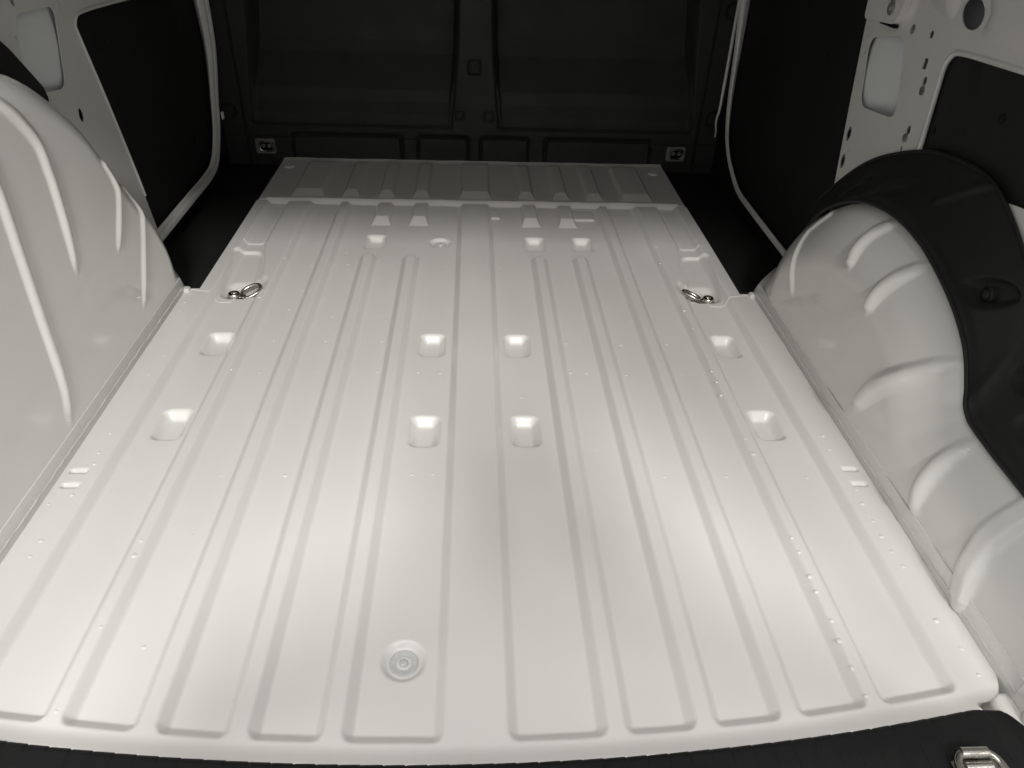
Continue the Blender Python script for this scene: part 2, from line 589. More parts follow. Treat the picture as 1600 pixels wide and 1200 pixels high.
def arch(side, B, x0, dx, r, lean, anchor, ribs, skirt, label, nu=460, nv=150):
    Bc = catmull(B, nu)
    s = 1 - np.linspace(0, 1, nv) ** 1.15 * 0.985
    A = np.array(anchor)
    P = A[None, None] + (Bc[None] - A[None, None]) * s[:, None, None]
    YA, ZA = P[..., 0], P[..., 1]
    d = seg_dist(YA, ZA, Bc[::6])
    X = x0 + dx * (1 - np.clip(d / r, 0, 1)) ** 2 * sm((ZA + 0.01) / 0.10) + lean * np.clip(ZA, 0, 1)
    lb = np.zeros(X.shape, int)
    nm = {}
    for k, (poly, w, h, taper) in enumerate(ribs):
        best = np.full(YA.shape, 1e9)
        tt_ = np.zeros(YA.shape)
        for q_, (py_, pz_) in enumerate(catmull(poly, 90)):
            e = np.hypot(YA - py_, ZA - pz_)
            cl = e < best
            best[cl] = e[cl]
            tt_[cl] = q_ / 89.0
        prof_ = np.interp(tt_, *taper)
        q = np.clip(best / (w * (0.45 + 0.55 * prof_)), 0, 1)
        X = X - h * prof_ * (sm((1 - q) / 0.5) if taper is BAND else 0.5 * (1 - q * q) ** 2 + 0.5 * sm((1 - q) / 0.75))
        lb[best < w * 1.05] = k + 1
        nm[k + 1] = 'pressed_rib'
    rings_x, rings_y, rings_z = [X], [YA], [ZA]
    pre = []
    for xs, grow in skirt:
        pre.append((np.full(nu, xs), A[0] + (Bc[:, 0] - A[0]) * grow, A[1] + (Bc[:, 1] - A[1]) * grow))
    for xs, ys, zs in pre:
        rings_x.insert(0, xs[None]); rings_y.insert(0, ys[None]); rings_z.insert(0, zs[None])
    Xa, Ya, Za = (np.concatenate(q, 0) for q in (rings_x, rings_y, rings_z))
    lb = np.concatenate([np.zeros((len(pre), nu), int), lb], 0)
    V = np.stack([(Xa * side).ravel(), Ya.ravel(), Za.ravel()], 1)
    F = grid_faces(*Xa.shape)
    if side < 0:
        F = F[:, ::-1]
    # make the normals look into the load bay
    N = grid_normals(V, F)
    if (N[:, 0] * side).mean() > 0:
        F = F[:, ::-1]
    l4 = lb.ravel()[F]
    l4 = np.where((l4 == l4[:, :1]).all(axis=1), l4[:, 0], 0)
    return split_surface(V, F, l4, 'wheel_arch', nm, M_WHITE, VAN, base_label=label)


BL = [(1.397, -0.012), (1.412, 0.05), (1.408, 0.11), (1.372, 0.195), (1.325, 0.255), (1.285, 0.318), (1.232, 0.402), (1.15, 0.474), (1.06, 0.512), (0.92, 0.532),
      (0.7, 0.54), (0.5, 0.54), (0.37, 0.53), (0.34, 0.40), (0.335, 0.2), (0.33, -0.012)]
RIBS_L = [
    ([(0.985, 0.51), (1.012, 0.492), (1.027, 0.478), (1.051, 0.448), (1.071, 0.411), (1.072, 0.369), (1.07, 0.34), (1.06, 0.273), (1.048, 0.217)], 0.0125, 0.0064, LONG),
    ([(0.949, 0.45), (0.946, 0.377), (0.936, 0.3), (0.925, 0.216), (0.91, 0.103), (0.887, 0.040)], 0.0125, 0.0064, LONG),
    ([(1.238, 0.325), (1.249, 0.295), (1.246, 0.262), (1.187, 0.188)], 0.0095, 0.0052, LONG),
    ([(1.298, 0.262), (1.314, 0.22), (1.300, 0.185), (1.208, 0.062)], 0.0095, 0.0052, LONG)]
ARCH_L = arch(-1, BL, 0.6178, 0.036, 0.052, 0.030, (0.95, -0.012), RIBS_L, [(0.70, 1.004), (0.80, 1.004)],
              'tall smooth white wheel arch with four long slanting ribs')
BR = [(1.400, -0.012), (1.418, 0.05), (1.392, 0.14), (1.315, 0.222), (1.21, 0.290), (1.095, 0.320), (0.985, 0.316), (0.880, 0.284), (0.812, 0.246), (0.776, 0.206),
      (0.752, 0.172), (0.70, 0.162), (0.63, 0.158), (0.52, 0.152), (0.40, 0.148), (0.30, 0.14), (0.275, 0.08), (0.27, -0.012)]
RIBS_R = [
    ([(1.272, 0.245), (1.292, 0.215), (1.296, 0.185), (1.226, 0.090)], 0.0115, 0.0062, LONG),
    ([(1.074, 0.230), (1.086, 0.264), (1.084, 0.291), (1.066, 0.314)], 0.0170, 0.0112, LENS),
    ([(0.980, 0.198), (0.976, 0.24), (0.968, 0.267), (0.952, 0.296)], 0.0180, 0.0122, LENS),
    ([(0.917, 0.055), (0.883, 0.121), (0.839, 0.173), (0.803, 0.221)], 0.0230, 0.0145, LENS),
    ([(0.698, 0.032), (0.713, 0.087), (0.717, 0.121), (0.716, 0.154)], 0.0180, 0.0120, LENS),
    ([(0.563, 0.012), (0.582, 0.078), (0.592, 0.113), (0.594, 0.158)], 0.0215, 0.0110, BAND)]
ARCH_R = arch(1, BR, 0.6178, 0.056, 0.115, 0.025, (0.95, -0.012), RIBS_R, [(0.70, 1.0), (0.76, 1.0)],
              'rounded white wheel arch with short curved ribs under black trim')

# seam flanges between the floor and the arches
for s, A_, y0 in ((-1, ARCH_L, 0.36), (1, ARCH_R, 0.440)):
    lo, hi = sorted((s * 0.6168, s * 0.6225))
    box('seam_flange', (lo, y0, -0.012), (hi, 1.386, 0.034), M_SEAL, A_, bevel=0.0016)
    bm = bmesh.new()
    pts = [(s * (0.6168 + random.uniform(-0.0004, 0.0004)), y, 0.0125 + random.uniform(-0.0012, 0.0012)) for y in np.linspace(y0, 1.38, 90)]
    tube(bm, pts, [random.uniform(0.0008, 0.0017) for _ in pts], n=6)
    bm_obj('sealer_bead', bm, M_SEAL, A_)
    lo, hi = sorted((s * 0.606, s * 0.626))
    box('corner_gusset', (lo, 1.384, -0.014), (hi, 1.402, 0.0075), M_SEAL, A_, bevel=0.005, seg=3)
    # joint crack across the floor at the arch foot
    bm = bmesh.new()
    pts = [(s * x, 1.391 - 0.006 * math.sin((x - 0.5) * 40) - (0.02 if x < 0.54 else 0.02 * max(0, (0.56 - x) / 0.02)), floor_z(s * x, 1.38) + 0.0006) for x in np.linspace(0.515, 0.612, 24)]
    tube(bm, pts, 0.0009, n=6)
    bm_obj('sealer_bead', bm, M_SEAL, A_)


# ------------------------------------------------------------------ side walls


# right: pillar panel with its openings
QUARTER = rounded([(1.200, 0.30), (1.217, 0.542), (0.62, 0.565), (0.62, 0.394), (0.916, 0.402), (1.0, 0.385)], 0.03, 6)
BIG_R = rounded([(1.478, 0.516), (1.352, 0.541), (1.300, 0.412), (1.439, 0.399)], 0.026, 6)
holes_r = [QUARTER, BIG_R,
           ell(1.338, 0.5535, 0.008, 0.008),
           ell(1.276, 0.556, 0.006, 0.006),
           [(1.259, 0.505), (1.271, 0.5045), (1.272, 0.521), (1.260, 0.5215)],
           ell(1.250, 0.489, 0.006, 0.0075, 14), ell(1.2475, 0.409, 0.006, 0.008, 14),
           ell(1.447, 0.343, 0.0085, 0.0145), ell(1.439, 0.290, 0.0085, 0.0145),
           ell(1.43, 0.315, 0.0022, 0.003, 10), ell(1.25, 0.376, 0.003, 0.004, 10), ell(1.4395, 0.253, 0.002, 0.004, 10),
           [(1.490, 0.533), (1.487, 0.514), (1.4895, 0.5135), (1.4925, 0.5325)],
           ell(1.477, 0.489, 0.0025, 0.0035, 10),
           ell(1.186, 0.601, 0.030, 0.021, 24, 0.25)]
PIL_R = plate('side_wall', [(0.36, 0.0), (1.385, 0.0), (1.443, 0.237), (1.482, 0.407), (1.517, 0.574), (1.60, 0.95), (1.68, 1.05), (2.26, 1.09), (2.26, 1.20), (0.36, 1.20)],
              holes_r, 0.750, 0.0018, M_WHITE, VAN, 'white side wall with a big cut-out and small holes beside the quarter lining')
for cy, cz in ((1.2465, 0.4745), (1.2485, 0.3955)):
    bm = bmesh.new()
    lathe(bm, [(0.0075, 0.0), (0.0072, 0.0012), (0.005, 0.0016), (0.0005, 0.0017)], (0.7495, cy, cz), 'X', 20, -1)
    bm_obj('grey_plug', bm, M_STEEL, PIL_R)
for cy, cz in ((1.447, 0.343), (1.439, 0.290)):
    bm = bmesh.new()
    lathe(bm, [(0.0085, 0.0), (0.0085, 0.0015), (0.0005, 0.0016)], (0.7535, cy, cz), 'X', 24, -1)
    o = bm_obj('rubber_plug', bm, M_RUBBER, PIL_R)
    o.scale = (1, 1, 1)
# the outer skin behind, closing the pillar
plate('outer_skin', [(0.36, -0.02), (1.44, -0.02), (1.50, 0.25), (1.57, 0.60), (1.70, 1.20), (0.36, 1.20)], [], 0.800, 0.002, M_SKIN, PIL_R)
plate('jamb', [(1.386, 0.0), (1.3875, 0.0), (1.4445, 0.237), (1.4835, 0.407), (1.5185, 0.574), (1.6015, 0.95), (1.600, 0.95), (1.517, 0.574), (1.482, 0.407), (1.443, 0.237)], [], 0.7519, 0.046, M_SKIN, PIL_R)
# pale inner panels seen through the cut-outs, bulging towards the opening
for s, A_, (ya, yb, za, zb) in ((1, PIL_R, (1.275, 1.505, 0.375, 0.56)), (-1, None, (1.275, 1.495, 0.375, 0.56))):
    ny, nz = 40, 30
    Yg, Zg = np.meshgrid(np.linspace(ya, yb, ny), np.linspace(za, zb, nz), indexing='ij')
    tg = (Yg - ya) / (yb - ya)
    Xg = 0.7545 + 0.030 * np.clip(1 - tg / 0.72, 0, 1) ** 1.3 + 0.10 * np.clip(tg - 0.80, 0, 1) ** 1.2 + 0.012 * np.abs((Zg - za) / (zb - za) * 2 - 1) ** 3
    Fg = grid_faces(ny, nz)
    Vg = np.stack([s * Xg.ravel(), Yg.ravel(), Zg.ravel()], 1)
    INNER = mesh_obj('inner_panel', Vg, Fg[:, ::-1] if s > 0 else Fg, M_SKIN, A_)
INNER_L = INNER
# rounded flange round the quarter lining and the lining itself
bm = bmesh.new()
q = catmull([(1.193, 0.33), (1.1985, 0.388), (1.211, 0.499), (1.2125, 0.520), (1.205, 0.536), (1.186, 0.5455), (1.10, 0.551), (1.0, 0.5545), (0.8, 0.5605), (0.62, 0.566)], 80)
tube(bm, [(0.7515, y, z) for y, z in q], 0.0045, n=10)
bm_obj('flange_bead', bm, M_WHITE, PIL_R)
LIN_R = plate('quarter_lining', rounded([(1.21, 0.26), (1.226, 0.552), (0.60, 0.575), (0.60, 0.384), (0.90, 0.392), (1.0, 0.36)], 0.03, 6), [], 0.7575, 0.004, M_PLASTIC, VAN,
              'black lining panel set into the side wall behind the pillar')
for y, z in ((1.19, 0.425), (1.04, 0.487), (0.95, 0.45)):
    bm = bmesh.new()
    lathe(bm, [(0.007, 0.0), (0.007, 0.002), (0.004, 0.003), (0.0005, 0.003)], (0.7577, y, z), 'X', 18, -1)
    bm_obj('clip', bm, M_RUBBER, LIN_R)
# embossed swelling above the quarter lining
bm = bmesh.new()
VV = []
ny, nz = 60, 40
Yg, Zg = np.meshgrid(np.linspace(0.75, 1.36, ny), np.linspace(0.568, 0.76, nz), indexing='ij')
bul = sm((Zg - 0.568 - 0.10 * np.clip(Yg - 1.15, 0, 1)) / 0.03) * sm((1.34 - Yg) / 0.10) * sm((0.76 - Zg) / 0.05)
rr_ = np.hypot((Yg - 1.186) / 0.034, (Zg - 0.601) / 0.026)
Xg = 0.7512 - 0.010 * bul * sm((rr_ - 1.0) / 0.9)
bm.free()
Fg = grid_faces(ny, nz)
Vg = np.stack([Xg.ravel(), Yg.ravel(), Zg.ravel()], 1)
okv = (rr_ > 1.0).ravel()
Fg = Fg[okv[Fg].all(axis=1)]
mesh_obj('swage', Vg, Fg[:, ::-1], M_WHITE, PIL_R)
# white bracket with its screw
BRK = plate('latch_bracket', rounded([(1.494, 0.545), (1.378, 0.5535), (1.366, 0.585), (1.376, 0.70), (1.51, 0.70)], 0.012, 5), [], 0.736, 0.0138, M_WHITE, VAN,
            'white bracket screwed to the pillar above the cut-out')
bm = bmesh.new()
lathe(bm, [(0.0125, 0.0), (0.0125, 0.002), (0.0105, 0.0028), (0.0098, 0.0015), (0.006, 0.0015), (0.0058, 0.005), (0.0048, 0.0058), (0.0025, 0.0058), (0.0023, 0.004), (0.0004, 0.004)], (0.736, 1.403, 0.577), 'X', 24, -1)
bm_obj('screw', bm, M_STEEL, BRK)
box('rubber_edge', (0.739, 1.497, 0.545), (0.7497, 1.506, 0.70), M_RUBBER, BRK, 0.002)
box('rubber_edge', (0.7405, 1.385, 0.5462), (0.7497, 1.44, 0.5512), M_RUBBER, BRK, 0.001)

# left: wall panel with cut-out
BIG_L = rounded([(1.334, 0.535), (1.468, 0.529), (1.424, 0.398), (1.302, 0.418)], 0.024, 6)
holes_l = [BIG_L, ell(1.342, 0.5535, 0.006, 0.008, 14), ell(1.4475, 0.345, 0.0085, 0.0125), ell(1.318, 0.503, 0.0025, 0.0025, 8), ell(1.302, 0.47, 0.0028, 0.0028, 8),
           [(1.484, 0.515), (1.488, 0.514), (1.494, 0.545), (1.491, 0.546)]]
PIL_L = plate('side_wall', [(0.36, 0.0), (1.64, 0.0), (1.602, 0.19), (1.562, 0.345), (1.524, 0.472), (1.5235, 0.486), (1.5295, 0.497), (1.545, 0.504), (1.60, 0.5045), (1.741, 0.499), (2.26, 0.475), (2.26, 1.20), (0.36, 1.20)],
              holes_l, -0.750, -0.0018, M_WHITE, VAN, 'white side wall with one rounded cut-out above the tall wheel arch')
INNER_L.parent = PIL_L
plate('outer_skin', [(0.36, -0.02), (1.70, -0.02), (1.60, 0.5), (1.62, 1.20), (0.36, 1.20)], [], -0.805, -0.002, M_SKIN, PIL_L)
bm = bmesh.new()
q = catmull([(1.618, 0.12), (1.602, 0.19), (1.562, 0.345), (1.5255, 0.472), (1.5245, 0.486), (1.5305, 0.497), (1.546, 0.5035), (1.60, 0.5045), (1.741, 0.499), (2.2, 0.478)], 80)
tube(bm, [(-0.7515, y, z) for y, z in q], 0.0042, n=8)
bm_obj('flange_bead', bm, M_WHITE, PIL_L)
plate('jamb', [(1.642, 0.0), (1.604, 0.19), (1.526, 0.472), (1.5245, 0.472), (1.602, 0.19), (1.640, 0.0)], [], -0.7519, -0.05, M_SKIN, PIL_L)
# black wedge of trim behind the tall arch
plate('wedge_trim', rounded([(1.33, 0.40), (1.325, 0.425), (1.264, 0.497), (1.15, 0.60), (0.9, 0.62), (0.9, 0.40)], 0.008, 3), [], -0.735, -0.0135, M_PLASTIC, VAN,
      'black trim wedge behind the top of the tall wheel arch')
# dark linings of the door openings
for s, lbl in ((-1, 'black lining panel beside the tall wheel arch, cut with a rounded corner'), (1, 'black inner panel of the sliding door ahead of the pillar')):
    rear = [(1.645, -0.09), (1.612, 0.19), (1.533, 0.47), (1.533, 1.19)] if s < 0 else [(1.37, -0.09), (1.450, 0.237), (1.489, 0.407), (1.524, 0.574), (1.65, 1.19)]
    D = plate('door_lining', [(2.34, 1.19), (2.34, -0.09)] + rear, [], s * 0.762, s * 0.006, M_LINING, VAN, lbl)
    for (y, z) in ((1.66, 0.44), (1.72, 0.14), (2.02, 0.12), (2.08, 0.40)):
        bm = bmesh.new()
        lathe(bm, [(0.011, 0.0), (0.011, 0.0015), (0.008, 0.003), (0.0005, 0.0032)], (s * 0.7618, y, z), 'X', 20, -s)
        bm_obj('clip', bm, M_LINING, D)

# step wells of black plastic between the floor and the door openings
for s, lbl in ((-1, 'black plastic step well beside the tall wheel arch'), (1, 'black plastic step well beside the rounded wheel arch')):
    lo, hi = sorted((s * 0.5895, s * 0.766))
    W = box('step_well', (lo, 1.404, -0.075), (hi, 2.30, -0.030), M_LINING, VAN, 0.004, lbl)
    lo, hi = sorted((s * 0.5895, s * 0.5965))
    box('side_lip', (lo, 1.410, -0.031), (hi, 2.247, -0.006), M_PLASTIC, W, 0.002)
    lo, hi = sorted((s * 0.592, s * 0.64))
    box('end_lip', (lo, 1.4045, -0.0305), (hi, 1.419, -0.004), M_PLASTIC, W, 0.003)


# door aperture flanges
def ribbon(name, path, prof, s, m, parent, label=None, wf=None):
    """sweep a profile of (inward X offset, offset in the opening's plane) along a (Y, Z) path"""
    P = catmull(path, 110)
    T = np.gradient(P, axis=0)
    T /= np.linalg.norm(T, axis=1, keepdims=True)
    Nn = np.stack([-T[:, 1], T[:, 0]], 1)
    t = np.linspace(0, 1, len(P))
    w = np.interp(t, *wf) if wf else np.ones(len(P))
    rows = []
    for ox, on in prof:
        rows.append(np.stack([s * (0.752 - ox * w), P[:, 0] + Nn[:, 0] * on, P[:, 1] + Nn[:, 1] * on], 1))
    V = np.stack(rows, 0).reshape(-1, 3)
    return mesh_obj(name, V, grid_faces(len(prof), len(P)), m, parent, label=label)


PATH_L = [(1.38, 0.025), (1.644, 0.025), (1.84, 0.026), (1.99, 0.027), (2.06, 0.036), (2.112, 0.07), (2.150, 0.125), (2.178, 0.195), (2.205, 0.27), (2.216, 0.338), (2.207, 0.435), (2.18, 0.60), (2.16, 0.80)]
PATH_R = [(1.38, 0.019), (1.632, 0.019), (1.84, 0.021), (1.955, 0.026), (2.04, 0.052), (2.105, 0.085), (2.148, 0.13), (2.176, 0.195), (2.190, 0.27), (2.197, 0.349), (2.213, 0.477), (2.23, 0.60), (2.25, 0.80)]
PROF_L = [(-0.006, 0.0), (0.0, 0.004), (0.006, 0.009), (0.012, 0.011), (0.018, 0.009), (0.022, 0.002), (0.026, -0.002), (0.032, 0.000), (0.036, 0.006), (0.040, 0.008), (0.044, 0.005), (0.047, -0.006)]
FL_L = ribbon('aperture_flange', PATH_L, PROF_L, -1, M_WHITE, VAN, 'white folded flange around the opening beside the tall wheel arch', ([0, 0.4, 0.5, 0.6, 0.75, 1], [0.55, 0.5, 0.4, 0.45, 0.72, 0.95]))
PROF_R = [(-0.006, 0.0), (0.0, 0.004), (0.006, 0.008), (0.012, 0.009), (0.018, 0.005), (0.021, -0.004)]
FL_R = ribbon('aperture_flange', PATH_R, PROF_R, 1, M_WHITE, VAN, 'thin white flange around the sliding door opening', ([0, 0.35, 0.5, 0.65, 0.8, 1], [0.55, 0.5, 0.35, 0.6, 1.1, 1.5]))
bm = bmesh.new()
q = catmull([(0.742, 2.236, 0.095), (0.741, 2.236, 0.115), (0.737, 2.237, 0.135), (0.737, 2.238, 0.155), (0.741, 2.24, 0.18), (0.742, 2.246, 0.30), (0.742, 2.254, 0.45), (0.742, 2.26, 0.70)], 60)
tube(bm, q.tolist(), [0.002 + 0.003 * min(1, i / 14) for i in range(60)], n=8)
bm_obj('inner_lip', bm, M_WHITE, FL_R)
box('flange_tab', (-0.7275, 2.158, 0.136), (-0.7195, 2.170, 0.158), M_WHITE, FL_L, 0.004)

# ------------------------------------------------------------------ bulkhead, one moulded sheet
YB = 2.266
bx_ = np.linspace(-0.80, 0.80, 480)
bz_ = np.unique(np.r_[np.arange(-0.06, 0.50, 0.0032), np.linspace(0.5, 1.2, 20)])
ZB, XB = np.meshgrid(bz_, bx_, indexing='ij')
off = np.zeros(XB.shape)
blab = np.zeros(XB.shape, int)
bnames = {}
# the big recessed panels
prof = np.interp(ZB, [0.09, 0.105, 0.128, 0.165, 0.20, 0.29, 0.325, 0.36, 1.2], [-0.004, 0.005, 0.014, 0.012, 0.018, 0.078, 0.090, 0.092, 0.095])
for k, s in enumerate((-1, 1)):
    inner = np.interp(ZB, [0.09, 0.31, 0.45, 1.2], [0.075, 0.0535, 0.0495, 0.045])
    outer = np.interp(ZB, [0.09, 0.31, 0.45, 1.2], [0.674, 0.648, 0.632, 0.60])
    d = np.maximum(np.maximum(inner - XB * s, XB * s - outer), 0.096 - ZB)
    off = np.where(d < 0, prof * sm(-d / 0.012), off)
    g = np.abs(d) - 0.0028
    off += 0.011 * sm(0.5 - g / 0.005)
    bnames[k + 1] = 'moulded_panel'
    blab[d < -0.006] = k + 1
# four blocks along the foot
BLK = [(-0.560, -0.226), (-0.177, -0.021), (0.017, 0.166), (0.219, 0.553)]
for k, (a, b) in enumerate(BLK):
    d = rbox(XB, ZB, (a + b) / 2, 0.02, (b - a) / 2, 0.049, 0.010)
    off -= 0.010 * sm(0.5 - (d + 0.004) / 0.006)
    off += 0.010 * sm(0.5 - (np.abs(d) - 0.0030) / 0.005)
    bnames[3 + k] = 'foot_block'
    blab[d < -0.004] = 3 + k
d = np.abs(ZB - 0.0545) - 0.0008
clear = np.ones(XB.shape, bool)
for a, b in BLK:
    clear &= ~((XB > a - 0.004) & (XB < b + 0.004))
off += 0.007 * sm(0.5 - d / 0.005) * clear
# small squares on the centre post
for k, (x, z, h) in enumerate(((-0.0495, 0.130, 0.013), (0.0415, 0.129, 0.013), (-0.003, 0.271, 0.016))):
    d = rbox(XB, ZB, x, z, h, h * (0.93 if k < 2 else 1.1), 0.003)
    off += 0.008 * sm(0.5 - (np.abs(d) - 0.0018) / 0.004)
    if k == 2:
        off += 0.007 * sm(0.5 - d / 0.004)
    bnames[8 + k] = 'square_clip'
    blab[d < 0.004] = 8 + k
# scalloped outer edges
for s, z in ((-1, 0.128), (1, 0.137), (1, 0.44), (-1, 0.45)):
    d = rbox(XB, ZB, s * 0.765, z, 0.047, 0.020, 0.018)
    off += 0.009 * sm(0.5 - d / 0.008)
off += 0.004 * sm((np.abs(XB) - 0.69) / 0.01)
Vb = np.stack([XB.ravel(), (YB + off).ravel(), ZB.ravel()], 1)
Fb = grid_faces(*XB.shape)
lb = blab.ravel()[Fb]
lb = np.where((lb == lb[:, :1]).all(axis=1), lb[:, 0], 0)
BULK = split_surface(Vb, Fb, lb, 'bulkhead', bnames, M_BULK, VAN, base_label='black moulded plastic bulkhead closing the far end of the load bay')
bm = bmesh.new()
lathe(bm, [(0.009, 0.0), (0.009, 0.003), (0.006, 0.005), (0.0035, 0.005), (0.0032, 0.003), (0.0004, 0.003)], (-0.003, YB + 0.0065, 0.271), 'Y', 20, -1)
bm_obj('clip_button', bm, M_BULK, BULK)


# lashing cups in the bulkhead foot
def cup(x, z, s, label):
    y = YB - 0.003
    bm = bmesh.new()
    outer = rounded([(x - 0.0295, z - 0.022), (x + 0.0295, z - 0.022), (x + 0.0295, z + 0.022), (x - 0.0295, z + 0.022)], 0.006, 4)
    xc = x + s * 0.003
    inner = rounded([(xc - 0.0235, z - 0.017), (xc + 0.0235, z - 0.017), (xc + 0.0235, z + 0.018), (xc - 0.0235, z + 0.018)], 0.013, 6)
    loops = [outer, inner]
    flat = outer + inner
    tr = tessellate_polygon([[Vector((p[0], p[1], 0)) for p in L] for L in loops])
    fv = [bm.verts.new((p[0], y - 0.004, p[1])) for p in flat]
    bv = [bm.verts.new((p[0], y + 0.003, p[1])) for p in flat]
    for t in tr:
        bm.faces.new([fv[i] for i in t])
    n = len(outer)
    for st, k in ((0, n), (n, len(inner))):
        for i in range(k):
            a, b = st + i, st + (i + 1) % k
            bm.faces.new((fv[a], fv[b], bv[b], bv[a]))
    C = bm_obj('lashing_cup', bm, M_STEEL, VAN, label=label, sharp=30)
    bm = bmesh.new()
    bm_box(bm, (xc - 0.0230, y + 0.0005, z - 0.0165), (xc + 0.0230, y + 0.0025, z + 0.0175), 0.0006, 1)
    bm_obj('cup_base', bm, M_RUBBER, C)
    bm = bmesh.new()
    loop = rounded([(xc - 0.020, z - 0.0135), (xc + 0.020, z - 0.0135), (xc + 0.020, z + 0.0150), (xc - 0.020, z + 0.0150)], 0.012, 6)
    tube(bm, [(p[0], y - 0.0062, p[1]) for p in loop], 0.0026, n=8, closed=True)
    bm_obj('ring', bm, M_CHROME, C)
    for dx in (-0.0095, 0.0085):
        bm = bmesh.new()
        lathe(bm, [(0.0062, 0.0), (0.0060, 0.003), (0.0045, 0.005), (0.0022, 0.0052), (0.002, 0.0038), (0.0004, 0.0038)], (xc + dx, y + 0.0004, z + 0.001), 'Y', 18, -1)
        bm_obj('screw', bm, M_STEEL, C)


cup(-0.643, 0.030, 1, 'bright steel lashing cup in the bulkhead foot nearest the tall wheel arch')
cup(0.6345, 0.031, 1, 'bright steel lashing cup in the bulkhead foot nearest the sliding door')


# lashing rings bolted to the floor
def floor_ring(s, label):
    bxp, byp = s * 0.5185, 1.398
    z0 = floor_z(bxp, byp)
    bm = bmesh.new()
    lathe(bm, [(0.0150, -0.002), (0.0165, 0.004), (0.0155, 0.0060), (0.0138, 0.0065), (0.0132, 0.0150), (0.0112, 0.0175), (0.0060, 0.0178), (0.0055, 0.0145), (0.0005, 0.0145)], (bxp, byp, z0), n=24)
    R = bm_obj('lashing_ring', bm, M_CHROME, VAN, label=label, sharp=35)
    # tongue that holds the ring
    bm = bmesh.new()
    bm_box(bm, (-0.011, -0.007, 0.003), (0.024, 0.007, 0.0075), 0.002, 2)
    ang = math.atan2(0.022, -s * 0.05)
    for v in bm.verts:
        x, y = v.co.x, v.co.y
        v.co.x, v.co.y = bxp + x * math.cos(ang) - y * math.sin(ang), byp + x * math.sin(ang) + y * math.cos(ang)
        v.co.z += z0
    bm_obj('tongue', bm, M_CHROME, R)
    # the ring itself, propped up on the rib beside it
    bm = bmesh.new()
    pts = []
    for i in range(40):
        a = 2 * math.pi * i / 40
        u = 0.0200 * math.copysign(abs(math.cos(a)) ** 0.8, math.cos(a)) + 0.0365
        v = 0.0138 * math.copysign(abs(math.sin(a)) ** 0.8, math.sin(a)) * (1.0 - 0.12 * math.cos(a))
        zz = 0.0085 + (u - 0.0175) * 0.34 + v * 0.30
        pts.append((bxp + u * math.cos(ang) - v * math.sin(ang), byp + u * math.sin(ang) + v * math.cos(ang), z0 + zz))
    tube(bm, pts, 0.0040, n=10, closed=True)
    bm_obj('ring', bm, M_CHROME, R)


floor_ring(-1, 'chromed lashing ring on the floor at the foot of the tall wheel arch')
floor_ring(1, 'chromed lashing ring on the floor at the foot of the rounded wheel arch')

# ------------------------------------------------------------------ black trim over the rounded wheel arch
bc_ = catmull(BR, 900)
bc_ = np.array([0.95, -0.012]) + (bc_ - np.array([0.95, -0.012])) * 1.010
i0 = int(np.argmin(np.hypot(bc_[:, 0] - 1.375, bc_[:, 1] - 0.16)))
i1 = int(np.argmin(np.hypot(bc_[:, 0] - 0.43, bc_[:, 1] - 0.152)))
Ic = catmull(bc_[i0:i1:12], 220)
Oc = catmull([(1.51, 0.155), (1.45, 0.225), (1.334, 0.324), (1.189, 0.391), (1.08, 0.412), (1.0, 0.412), (0.955, 0.398), (0.905, 0.372), (0.85, 0.335), (0.79, 0.285), (0.70, 0.25), (0.56, 0.235), (0.43, 0.23)], 220)
nt_ = 70
tt = np.linspace(0, 1, nt_)[:, None]
xt = 0.672 + (0.748 - 0.672) * tt + 0 * Ic[None, :, 0]
xt = xt + 0.010 * np.sin(math.pi * tt) * 0.5 + 0.016 * np.clip(1 - np.arange(220) / 24, 0, 1)[None, :] * (1 - tt)
YT = Ic[None, :, 0] * (1 - tt) + Oc[None, :, 0] * tt
ZT = Ic[None, :, 1] * (1 - tt) + Oc[None, :, 1] * tt
# raised rim along the lower edge, then creases and hollows
xt = xt - 0.006 * sm((0.14 - tt) / 0.05) + 0.0 * ZT
tl = np.zeros(xt.shape, int)
tn = {}
for k, (poly, w, h) in enumerate([([(1.205, 0.304), (1.178, 0.333), (1.129, 0.359)], 0.012, 0.007), ([(1.042, 0.364), (1.012, 0.392), (0.989, 0.408)], 0.012, 0.008),
                                  ([(1.313, 0.266), (1.294, 0.292), (1.26, 0.32)], 0.010, 0.006)]):
    dd = seg_dist(YT, ZT, catmull(poly, 20))
    xt = xt - h * (1 - sm(dd / w))
    tl[dd < w] = k + 1
    tn[k + 1] = 'crease'
for k, (y, z, ry, rz, h) in enumerate([(0.858, 0.302, 0.028, 0.018, 0.011), (0.792, 0.305, 0.032, 0.013, 0.012), (0.742, 0.235, 0.026, 0.020, 0.012), (0.67, 0.20, 0.04, 0.018, 0.010)]):
    rr_ = np.hypot((YT - y) / ry, (ZT - z) / rz)
    xt = xt + 1.7 * h * (1 - sm((rr_ - 0.7) / 0.3)) * sm((tt - 0.06) / 0.12)
    tl[rr_ < 1.0] = 5 + k
    tn[5 + k] = 'hollow'
Vt = np.stack([xt.ravel(), YT.ravel(), ZT.ravel()], 1)
